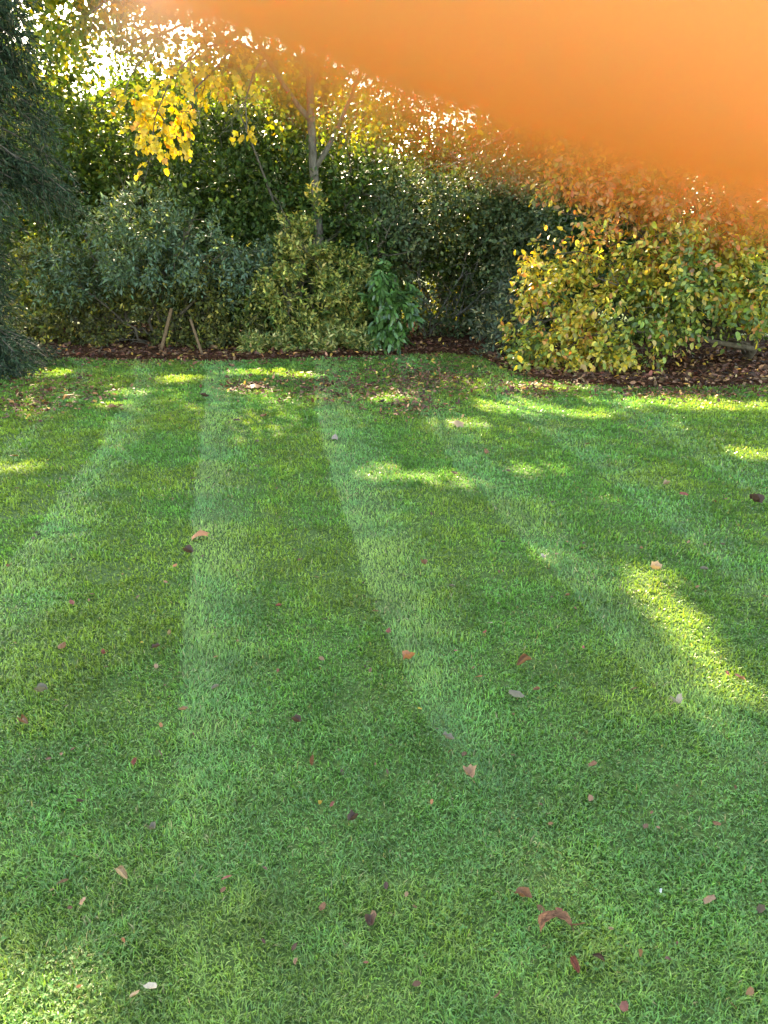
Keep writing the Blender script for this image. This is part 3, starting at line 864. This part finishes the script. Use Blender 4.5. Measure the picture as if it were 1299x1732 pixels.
# ------------------------------------------------------------------ grey conifer at the left edge
cf = thing('conifer', 'grey-green drooping conifer at the left edge of the lawn', 'tree', (*at(-60, 640, 9.3)[:2], 0))
wd_ = Wood()
cb = np.array([*cf.location[:2], 0])
wd_.add([cb, cb + [.05, 0, 3], cb + [.0, .1, 6], cb + [.05, .1, 8.6]], .2, .03, 10)
PP, DD, NN = [], [], []
cx0, cy0 = cb[0], cb[1]
for k in range(270):
    z = rng.uniform(.25, 5.0) if k < 230 else rng.uniform(5, 8.4)
    az = rng.uniform(-1.9, .9)
    reach = (2.0 - .17 * z) * rng.uniform(.65, 1.05)
    if z < 1.5:
        reach = min(reach, .95)
    if z - .35 * reach < 1.8 and z > .75:
        reach = min(reach, rng.uniform(.3, .75))
    d = np.array([math.cos(az), math.sin(az), 0])
    t = np.linspace(0, 1, 9)
    path = np.array([cx0, cy0, z]) + d * (t * reach)[:, None] + np.array([0, 0, 1.0]) * (.25 * t - .75 * t ** 2)[:, None] * reach * .7
    path[:, 2] = np.maximum(path[:, 2], .06)
    wd_.add(path, .022, .005, 5)
    ns = int(31 * reach)
    for j in range(ns):
        u = rng.uniform(.25, 1)
        i = min(int(u * 8), 7)
        p0 = path[i] + (path[i + 1] - path[i]) * (u * 8 - i)
        dd = norm(d * .6 + rand_dir(1)[0] * .6 + np.array([0, 0, -.55]))
        ln_ = rng.uniform(.15, .42)
        if rng.random() < .12:
            wd_.add([p0, p0 + dd * ln_ * .5 + [0, 0, .01], p0 + dd * ln_ + [0, 0, -.03]], .004, .0015, 3)
        m = 20
        tt = rng.random(m)
        q = p0 + dd * (tt * ln_)[:, None]
        q[:, 2] -= .25 * (tt ** 2) * ln_
        PP.append(q)
        DD.append(norm(dd * .8 + rand_dir(m) * .7 + np.array([0, 0, -.2])))
        NN.append(rand_dir(m))
wd_.build('trunk', M_BARK, cf)
P, D, Nn = np.concatenate(PP), np.concatenate(DD), np.concatenate(NN)
n = len(P)
k = P[:, 2] > .05
foliage(cf, 'needles', M_NEEDLE, T_LANCE, P[k], D[k], Nn[k], rng.uniform(.045, .085, n)[k], np.full(n, .014)[k],
        pal(n, [(3, (.032, .06, .034)), (2, (.05, .075, .042)), (.7, (.10, .09, .06)), (3, (.02, .036, .02))])[k])

# ------------------------------------------------------------------ stakes
def stake(label, a, b, r):
    a, b = np.asarray(a, float), np.asarray(b, float)
    wd_ = Wood()
    p = np.array([a, a + (b - a) * .5, a + (b - a) * .98, b])
    V, Q = tube(p - a, [r, r * .97, r * .94, r * .72], 8)
    nV = len(V)
    caps = [list(range(nV - 8, nV)), list(range(7, -1, -1))]
    me = raw_mesh('wooden_stake', V, np.concatenate([Q, [[nV - 8, nV - 7, nV - 6, nV - 5], [nV - 8, nV - 5, nV - 4, nV - 1], [nV - 4, nV - 3, nV - 2, nV - 1]]]), mat=M_STAKE)
    o = link('wooden_stake', me)
    o.location = a
    o['label'] = label
    o['category'] = 'stake'
    o['group'] = 'wooden stakes under the blue-green shrub'


g0 = gnd(274, 597)
stake('thicker pale stake leaning to the right under the blue-green shrub', g0 + [-.03, .0, -.03], at(290, 522, 11.35), .026)
g1 = gnd(346, 608)
stake('thinner stake leaning to the left, its foot nearest the lawn', g1 + [0, 0, -.03], at(322, 540, 10.9), .019)

# ------------------------------------------------------------------ fallen leaves on the lawn
def oval_mesh(name, mat, curl, roll, seed):
    r = random.Random(seed)
    v, q = [], []
    nx, ny = 6, 5
    for i in range(nx):
        a = i / (nx - 1)
        wv = (math.sin(math.pi * min(1, a * .93 + .06)) ** .75) * .5
        for j in range(ny):
            b = (j / (ny - 1)) * 2 - 1
            ang = b * roll
            y = wv * (math.sin(ang) / roll if roll > .01 else b)
            z = wv * ((1 - math.cos(ang)) / roll if roll > .01 else 0) + curl * (a - .5) ** 2 + .03 * r.uniform(-1, 1)
            v.append((a - .5, y + .02 * r.uniform(-1, 1), z))
    for i in range(nx - 1):
        for j in range(ny - 1):
            q.append((i * ny + j, i * ny + j + 1, (i + 1) * ny + j + 1, (i + 1) * ny + j))
    # stalk
    s = len(v)
    v += [(.5, -.012, curl * .25), (.5, .012, curl * .25), (.72, .01, curl * .4 + .02), (.72, -.01, curl * .4 + .02)]
    q.append((s, s + 1, s + 2, s + 3))
    return raw_mesh(name, v, q, mat=mat, smooth=True)


def ragged(name, seed, bend):
    r = random.Random(seed)
    nr = 13
    ring = []
    for i in range(nr):
        a = 2 * math.pi * i / nr
        rr = (.48 if i % 2 else .42) * r.uniform(.85, 1.06)
        ring.append((rr * math.cos(a), rr * math.sin(a) * .8))
    v = [(0, 0, 0)] + [(x * .55, y * .55, bend * .12 + r.uniform(-.06, .06)) for x, y in ring] + [(x, y, bend * (abs(y) * 1.6 + .5 * x * x) + r.uniform(-.07, .08)) for x, y in ring]
    t, q = [], []
    for i in range(nr):
        j = (i + 1) % nr
        t.append((0, 1 + i, 1 + j))
        q.append((1 + i, 1 + nr + i, 1 + nr + j, 1 + j))
    s = len(v)
    v += [(.42, -.014, .02), (.42, .014, .02), (.75, .02, .10), (.75, -.01, .10)]
    q.append((s, s + 1, s + 2, s + 3))
    return raw_mesh(name, v, q, t, mat=M_FALLEN)


FM = {'flat': oval_mesh('fallen_leaf', M_FALLEN, .25, .6, 1), 'cup': oval_mesh('fallen_leaf', M_FALLEN, .7, 1.3, 2), 'dome': oval_mesh('fallen_leaf', M_FALLEN, -.8, 1.0, 3),
      'roll': oval_mesh('fallen_leaf', M_FALLEN, -.3, 2.4, 4), 'lobed': maple_mesh('fallen_leaf', M_FALLEN, .25), 'fold': oval_mesh('fallen_leaf', M_FALLEN, .2, 1.9, 5)}
BR, DB, OR, PK, GR, TN, RD, YE, PL = (.24, .10, .045), (.09, .045, .03), (.50, .19, .08), (.36, .20, .115), (.19, .155, .105), (.42, .27, .15), (.26, .07, .045), (.55, .36, .05), (.55, .45, .33)
FL = [  # px, py, size px, colour, shape, label
    (336, 910, 27, OR, 'lobed', 'bright orange-red leaf lying on the sharp edge of a pale stripe, left of the middle'),
    (318, 937, 19, DB, 'fold', 'dark brown leaf just below the bright orange-red one on the stripe edge'),
    (296, 958, 11, OR, 'flat', 'small orange scrap of leaf below the dark brown one on the stripe edge'),
    (105, 1092, 22, BR, 'dome', 'brown arched leaf in the dark stripe near the left edge of the lawn'),
    (175, 1108, 15, RD, 'fold', 'dull dark red leaf right of the brown arched leaf at the left'),
    (264, 1129, 15, PK, 'flat', 'pinkish leaf in the dark stripe a little left of the sharp stripe edge'),
    (265, 1097, 17, DB, 'cup', 'dark curled leaf just above the pinkish leaf in the dark stripe'),
    (240, 1087, 8, YE, 'flat', 'tiny yellow leaf speck above the pinkish leaf'),
    (40, 1222, 28, BR, 'roll', 'long brown leaf lowest at the left edge beyond mid lawn'),
    (310, 1203, 18, PK, 'cup', 'cupped pink-brown leaf lying on the foot of the pale stripe'),
    (272, 1228, 14, OR, 'flat', 'small orange leaf left of the cupped pink-brown one'),
    (500, 1223, 18, DB, 'fold', 'dark folded leaf in the middle dark stripe above an upright brown leaf'),
    (528, 1287, 17, BR, 'roll', 'brown leaf standing on end in the grass of the middle'),
    (543, 1361, 15, YE, 'cup', 'yellow-and-white curled leaf touching a reddish leaf'),
    (562, 1362, 14, RD, 'flat', 'reddish leaf touching the yellow curled one'),
    (597, 1390, 22, DB, 'fold', 'dark crumpled leaf below the yellow and reddish pair'),
    (658, 1066, 20, RD, 'dome', 'red-brown humped leaf on the sharp edge of the middle stripe'),
    (635, 1035, 12, RD, 'flat', 'small red leaf just above the red-brown humped one'),
    (690, 1118, 25, OR, 'fold', 'tan-orange leaf with a pointed raised stalk on the stripe edge'),
    (887, 1122, 30, BR, 'roll', 'long rolled brown leaf lying aslant right of the middle'),
    (875, 1172, 28, GR, 'dome', 'grey leaf with a pale turned-up corner right of the middle'),
    (757, 1252, 24, GR, 'cup', 'grey-violet crumpled leaf on the stripe edge above the pink-brown pointed leaf'),
    (793, 1314, 28, PK, 'fold', 'pink-brown pointed leaf at the foot of the sharp stripe'),
    (828, 1055, 13, PL, 'flat', 'pale pinkish leaf above a red-brown scrap in the middle right'),
    (820, 1070, 13, RD, 'flat', 'red-brown scrap below the pale pinkish leaf'),
    (715, 955, 15, BR, 'fold', 'small brown leaf in the pale stripe right of the middle'),
    (764, 993, 11, GR, 'cup', 'small grey leaf near the small brown one in the pale stripe'),
    (810, 1146, 14, OR, 'flat', 'small orange-brown leaf left of the long rolled brown leaf'),
    (908, 1168, 14, BR, 'cup', 'brown leaf on a yellowish tuft right of the grey leaf'),
    (823, 763, 17, BR, 'dome', 'brown leaf alone beyond the sunlit strip in the far lawn'),
    (566, 739, 22, (.36, .27, .22), 'dome', 'large pale grey-brown leaf far up the lawn on the stripe edge'),
    (1127, 821, 17, TN, 'cup', 'tan leaf at the right above a dark one'),
    (1156, 838, 18, RD, 'flat', 'reddish leaf right below the tan leaf'),
    (860, 798, 16, DB, 'flat', 'dark leaf touching the left end of the small sunlit spot'),
    (768, 802, 16, DB, 'flat', 'dark leaf at the right end of the long sunlit strip'),
    (765, 718, 24, TN, 'lobed', 'tan lobed leaf lying far up the lawn in a sunny spot'),
    (1108, 966, 20, TN, 'fold', 'orange-tan folded leaf at the top of the big sunlit patch'),
    (1190, 965, 15, GR, 'cup', 'grey leaf right of the orange-tan folded one'),
    (921, 945, 14, PL, 'fold', 'pale upright leaf at the end of the sunlit strip'),
    (1295, 1010, 12, OR, 'flat', 'orange leaf cut by the right edge of the picture'),
    (1146, 1193, 26, (.34, .30, .24), 'fold', 'pale grey leaf at the foot of the big sunlit patch'),
    (1230, 1140, 12, RD, 'flat', 'small reddish leaf right of the big sunlit patch'),
    (1213, 1392, 18, BR, 'dome', 'brown domed leaf alone near the right edge'),
    (1197, 1519, 26, PK, 'dome', 'pinkish tan humped leaf at the right of the near lawn'),
    (885, 1519, 34, BR, 'cup', 'brown curled leaf above the big hooped leaf in the near lawn'),
    (946, 1537, 15, RD, 'dome', 'small red-brown leaf between the brown curled leaf and the hooped one'),
    (972, 1633, 30, RD, 'roll', 'dark red-brown rolled leaf lowest on the near lawn at the right'),
    (1012, 1622, 20, DB, 'roll', 'dark withered leaf end touching the dark red-brown rolled one'),
    (1033, 1573, 10, TN, 'cup', 'tiny tan leaf right of the big hooped leaf'),
    (1055, 1706, 30, RD, 'flat', 'faint reddish leaf sunk in the grass at the very bottom'),
    (1118, 1508, 9, (.75, .74, .7), 'cup', 'tiny white petal-like fleck on the near lawn'),
    (255, 1672, 28, PL, 'flat', 'beige upright leaf near the sunny bottom left corner'),
    (228, 1683, 20, TN, 'flat', 'tan flat leaf left of the beige upright one'),
    (140, 1527, 22, PK, 'flat', 'pink leaf in the near lawn at the left'),
    (208, 1592, 10, OR, 'cup', 'tiny orange leaf below and right of the pink one'),
    (205, 1480, 30, TN, 'roll', 'tan grass-like curl above the pink leaf'),
    (228, 1291, 17, RD, 'cup', 'dull red leaf in the left part of the near lawn'),
    (135, 1358, 14, DB, 'cup', 'dark brown scrap sunk in grass at the left'),
    (258, 1405, 18, GR, 'fold', 'greyish leaf sunk in grass left of the middle'),
    (625, 1562, 24, DB, 'fold', 'dark withered leaf deep in the middle of the near lawn'),
    (545, 1536, 20, BR, 'flat', 'brown scrap left of the dark withered leaf'),
    (500, 1628, 14, PK, 'cup', 'small rosy leaf below the brown scrap'),
    (730, 1357, 11, OR, 'flat', 'small orange leaf left below the pink-brown pointed leaf'),
    (1002, 1295, 22, BR, 'flat', 'brown leaf half sunk in dark grass at the right'),
    (710, 1199, 8, YE, 'flat', 'tiny orange-yellow speck on the sharp stripe edge'),
    (115, 671, 20, (.6, .26, .05), 'lobed', 'bright orange maple leaf far left near the conifer'),
    (185, 687, 18, BR, 'lobed', 'brown leaf right of the bright orange maple leaf'),
    (445, 702, 14, BR, 'dome', 'brown leaf far up in the middle pale stripe'),
    (400, 713, 16, DB, 'flat', 'dark flat leaf left of the brown one in the far middle'),
    (422, 655, 22, BR, 'lobed', 'brown leaf at the very far end of the lawn near the stakes'),
    (346, 673, 16, DB, 'cup', 'dark leaf on the far end of the sharp left stripe'),
    (25, 773, 18, BR, 'flat', 'brown leaf by the small sunlit spot at the left edge'),
    (122, 1021, 16, RD, 'flat', 'red leaf in the left pale stripe'),
    (15, 960, 14, BR, 'cup', 'brown leaf at the left edge of the pale stripe'),
    (70, 1173, 22, GR, 'fold', 'flat grey leaf at the left above the long brown one'),
    (365, 1165, 15, GR, 'cup', 'grey curled leaf in the pale stripe right of the sharp edge'),
    (470, 1135, 10, RD, 'flat', 'tiny red leaf in the middle dark stripe'),
    (471, 1026, 11, RD, 'cup', 'tiny red curl higher in the middle dark stripe'),
    (327, 811, 15, GR, 'flat', 'grey leaf on the sharp left stripe far up the lawn'),
    (1275, 852, 26, DB, 'fold', 'large dark brown leaf at the right edge of the far lawn'),
    (993, 752, 14, RD, 'flat', 'small reddish leaf in the far lawn at the right'),
    (1255, 1150, 12, BR, 'cup', 'small brown leaf near the right edge at mid lawn'),
    (434, 748, 9, GR, 'cup', 'tiny grey leaf far up the middle stripe'),
    (960, 1008, 9, BR, 'cup', 'tiny brown leaf in the pale stripe left of the big sunlit patch'),
]
for i, (x, y, s, c, shp, lab) in enumerate(FL):
    g_ = gnd(x, y, .028)
    zc = (g_ - np.array([0, 0, CAM_H])) @ FW
    L = s / FPX * zc * 1.1
    if shp in ('flat', 'cup', 'dome', 'fold'):
        FMi = ragged('fallen_leaf', i, {'flat': .1, 'cup': .55, 'dome': -.5, 'fold': .95}[shp])
    else:
        FMi = FM[shp]
    o = link('fallen_leaf', FMi)
    o.location = (g_[0], g_[1], .028 + .13 * L)
    r_ = random.Random(i + 100)
    o.rotation_euler = (r_.uniform(-.35, .35), r_.uniform(-.35, .35), r_.uniform(-3.1, 3.1))
    if lab.startswith('brown leaf standing'):
        o.rotation_euler = (0, -1.1, 1.4)
    if 'aslant' in lab:
        o.rotation_euler = (0, 0, .6)
    k = .62 if shp != 'lobed' else .9
    o.scale = (L, L * (k if shp in ('flat', 'cup', 'dome') else 1.0), L)
    j = r_.uniform(.85, 1.15)
    o.color = (c[0] * j * .62, c[1] * j * .64, c[2] * j * .66, 1)
    o['label'] = lab
    o['category'] = 'leaf'
    o['group'] = 'fallen leaves scattered on the lawn'

# the big hooped leaf near the bottom
hp = thing('fallen_leaf', 'big withered brown leaf hooped like an arch with two broad ends', 'leaf', gnd(937, 1566, .02), 'fallen leaves scattered on the lawn')
hv_, hq_ = [], []
for i in range(13):
    a = i / 12
    ang = math.pi * (.08 + .84 * a)
    cx_, cz_ = -.040 * math.cos(ang), .012 + .026 * math.sin(ang)
    wv = .011 + .012 * abs(a - .5) * 2 + rng.normal(0, .0015)
    for j in range(7):
        b = j / 6 * 2 - 1
        fold = .005 * math.cos(b * 7.0)
        hv_.append((cx_ + rng.normal(0, .0012), wv * b + .018 * (a - .5) ** 2 * 4 * -1 + rng.normal(0, .001), cz_ + fold - .004 * b * b + rng.normal(0, .0012)))
hq_ = [(i * 7 + j, i * 7 + j + 1, (i + 1) * 7 + j + 1, (i + 1) * 7 + j) for i in range(12) for j in range(6)]
link('blade', raw_mesh('blade', hv_, hq_, mat=ramp_mat('withered_leaf', (.06, .024, .012), (.24, .11, .055), 70, stretch=(.3, 3, 1))), hp)
stv, stq = tube(np.array([[.036, -.01, .016], [.050, -.016, .022], [.066, -.018, .03]]), [.0016, .0014, .0012], 5)
link('stalk', raw_mesh('stalk', stv, stq, mat=bpy.data.materials['withered_leaf']), hp)

# ------------------------------------------------------------------ the photographer's hand: one finger across the lens
SK = 0.1      # build in centimetres, then to metres
J = {'arm2': ((190, -280, 170), 40), 'arm1': ((125, -155, 65), 31), 'wrist': ((100, -98, 12), 25), 'palm': ((92, -52, -18), 25),
     'k1': ((92, -10, -42), 12.5), 'k2': ((94, -30, -46), 12.5), 'k3': ((90, -50, -44), 12), 'k4': ((85, -68, -38), 11),
     'i1': ((48, 12, -36), 9.4), 'i2': ((19, 15.9, -22.5), 8.6), 'i3': ((5, 17.5, -20), 8.3), 'i4': ((-9, 19.7, -19), 7.2),
     'm1': ((58, -24, -54), 9.6), 'm2': ((40, -27, -38), 8.6), 'm3': ((33, -29, -20), 7.2),
     'r1': ((60, -47, -53), 9.2), 'r2': ((43, -50, -38), 8.2), 'r3': ((36, -52, -20), 7),
     'l1': ((63, -65, -45), 8), 'l2': ((49, -69, -33), 7.2), 'l3': ((42, -71, -20), 6),
     't0': ((88, -62, 6), 14), 't1': ((74, -36, 22), 11), 't2': ((55, -14, 27), 10), 't3': ((40, 0, 25), 8)}
E = [('palm', 'wrist'), ('wrist', 'arm1'), ('arm1', 'arm2'), ('palm', 'k1'), ('k1', 'i1'), ('i1', 'i2'), ('i2', 'i3'), ('i3', 'i4'), ('palm', 'k2'), ('k2', 'm1'), ('m1', 'm2'), ('m2', 'm3'),
     ('palm', 'k3'), ('k3', 'r1'), ('r1', 'r2'), ('r2', 'r3'), ('palm', 'k4'), ('k4', 'l1'), ('l1', 'l2'), ('l2', 'l3'), ('palm', 't0'), ('t0', 't1'), ('t1', 't2'), ('t2', 't3')]
names = list(J)
sm_ = bpy.data.meshes.new('hand_skeleton')
sm_.from_pydata([tuple(c * SK for c in J[k_][0]) for k_ in names], [(names.index(a), names.index(b)) for a, b in E], [])
ho = bpy.data.objects.new('hand_skeleton', sm_)
COL.objects.link(ho)
md = ho.modifiers.new('skin', 'SKIN')
md.use_smooth_shade = True
if not sm_.skin_vertices:
    sm_.attributes  # layer is made by the modifier
lay = sm_.skin_vertices[0] if len(sm_.skin_vertices) else None
if lay:
    for i, k_ in enumerate(names):
        r = J[k_][1] * SK
        lay.data[i].radius = (r, r)
        lay.data[i].use_root = (k_ == 'palm')
sd = ho.modifiers.new('sub', 'SUBSURF')
sd.levels = sd.render_levels = 2
dg = bpy.context.evaluated_depsgraph_get()
dg.update()
hm = bpy.data.meshes.new_from_object(ho.evaluated_get(dg))
print('HAND verts', len(hm.vertices), 'layers', len(sm_.skin_vertices))
bpy.data.objects.remove(ho)
hv = np.zeros(len(hm.vertices) * 3)
hm.vertices.foreach_get('co', hv)
hv = hv.reshape(-1, 3) * (0.001 / SK)
CAMM = np.stack([RT, UP, -FW], 1)          # camera axes in world
hv = hv @ CAMM.T
hm.vertices.foreach_set('co', hv.ravel().astype(np.float32))
hm.name = 'hand'

m, N, L = new_mat('skin')
out = N.new('ShaderNodeOutputMaterial')
pb = N.new('ShaderNodeBsdfPrincipled')
nz = N.new('ShaderNodeTexNoise')
nz.inputs['Scale'].default_value = 90
cr = N.new('ShaderNodeValToRGB')
cr.color_ramp.elements[0].color = (.64, .30, .125, 1)
cr.color_ramp.elements[1].color = (.685, .335, .14, 1)
L.new(nz.outputs['Fac'], cr.inputs[0])
L.new(cr.outputs[0], pb.inputs['Base Color'])
pb.inputs['Subsurface Weight'].default_value = 1.0
pb.inputs['Subsurface Radius'].default_value = (1.0, .42, .16)
pb.inputs['Subsurface Scale'].default_value = 0.012
pb.inputs['Roughness'].default_value = .45
L.new(pb.outputs[0], out.inputs['Surface'])
M_SKIN = m
hm.materials.clear()
hm.materials.append(M_SKIN)
hand = link('hand', hm)
hand.location = (0, 0, CAM_H)
hand['label'] = "photographer's out-of-focus finger glowing orange across the top right corner"
hand['category'] = 'hand'


def cam_pt(p):
    return CAMM @ (np.array(p) * .001)


# fingernail and sleeve
nail = []
tip, knu = np.array([-9, 19.7, -19.0]), np.array([5, 17.5, -20])
ax_ = norm(tip - knu)
fwd = np.array([0, 0, -1.0])
fwd = norm(fwd - ax_ * (fwd @ ax_))
sd_ = np.cross(ax_, fwd)
for i in range(4):
    for j in range(5):
        b = (j / 4 - .5) * 1.4
        c0 = tip + ax_ * (i * 2.6 - 9) + (fwd * math.cos(b) + sd_ * math.sin(b)) * (7.6 - .3 * i)
        nail.append(cam_pt(c0))
nq = [(i * 5 + j, i * 5 + j + 1, (i + 1) * 5 + j + 1, (i + 1) * 5 + j) for i in range(3) for j in range(4)]
link('fingernail', raw_mesh('fingernail', nail, nq, mat=M_SKIN, smooth=True), hand)
Vs, Qs = tube([cam_pt(p) for p in ((122, -148, 58), (130, -164, 74), (160, -222, 122), (200, -300, 188), (235, -365, 245))], [.041, .043, .05, .056, .06], 16)
link('sleeve', raw_mesh('sleeve', Vs, Qs, mat=ramp_mat('sleeve_cloth', (.03, .035, .06), (.05, .06, .09), 60), smooth=True), hand)

for nm, lab, cat in (('lawn', 'flat ground of the mown lawn, reaching away beyond the shrubs', 'lawn'), ('soil_bed', 'dark mulched planting bed along the far edge of the lawn', 'flower bed'),
                     ('grass', 'short green grass mown in pale and dark stripes', 'grass'), ('clover', 'small clover leaves low among the near grass', 'clover'),
                     ('leaf_litter', 'brown dead leaves strewn over the bed and the far lawn', 'leaf litter')):
    o = bpy.data.objects.get(nm)
    if o:
        o['label'] = lab
        o['category'] = cat
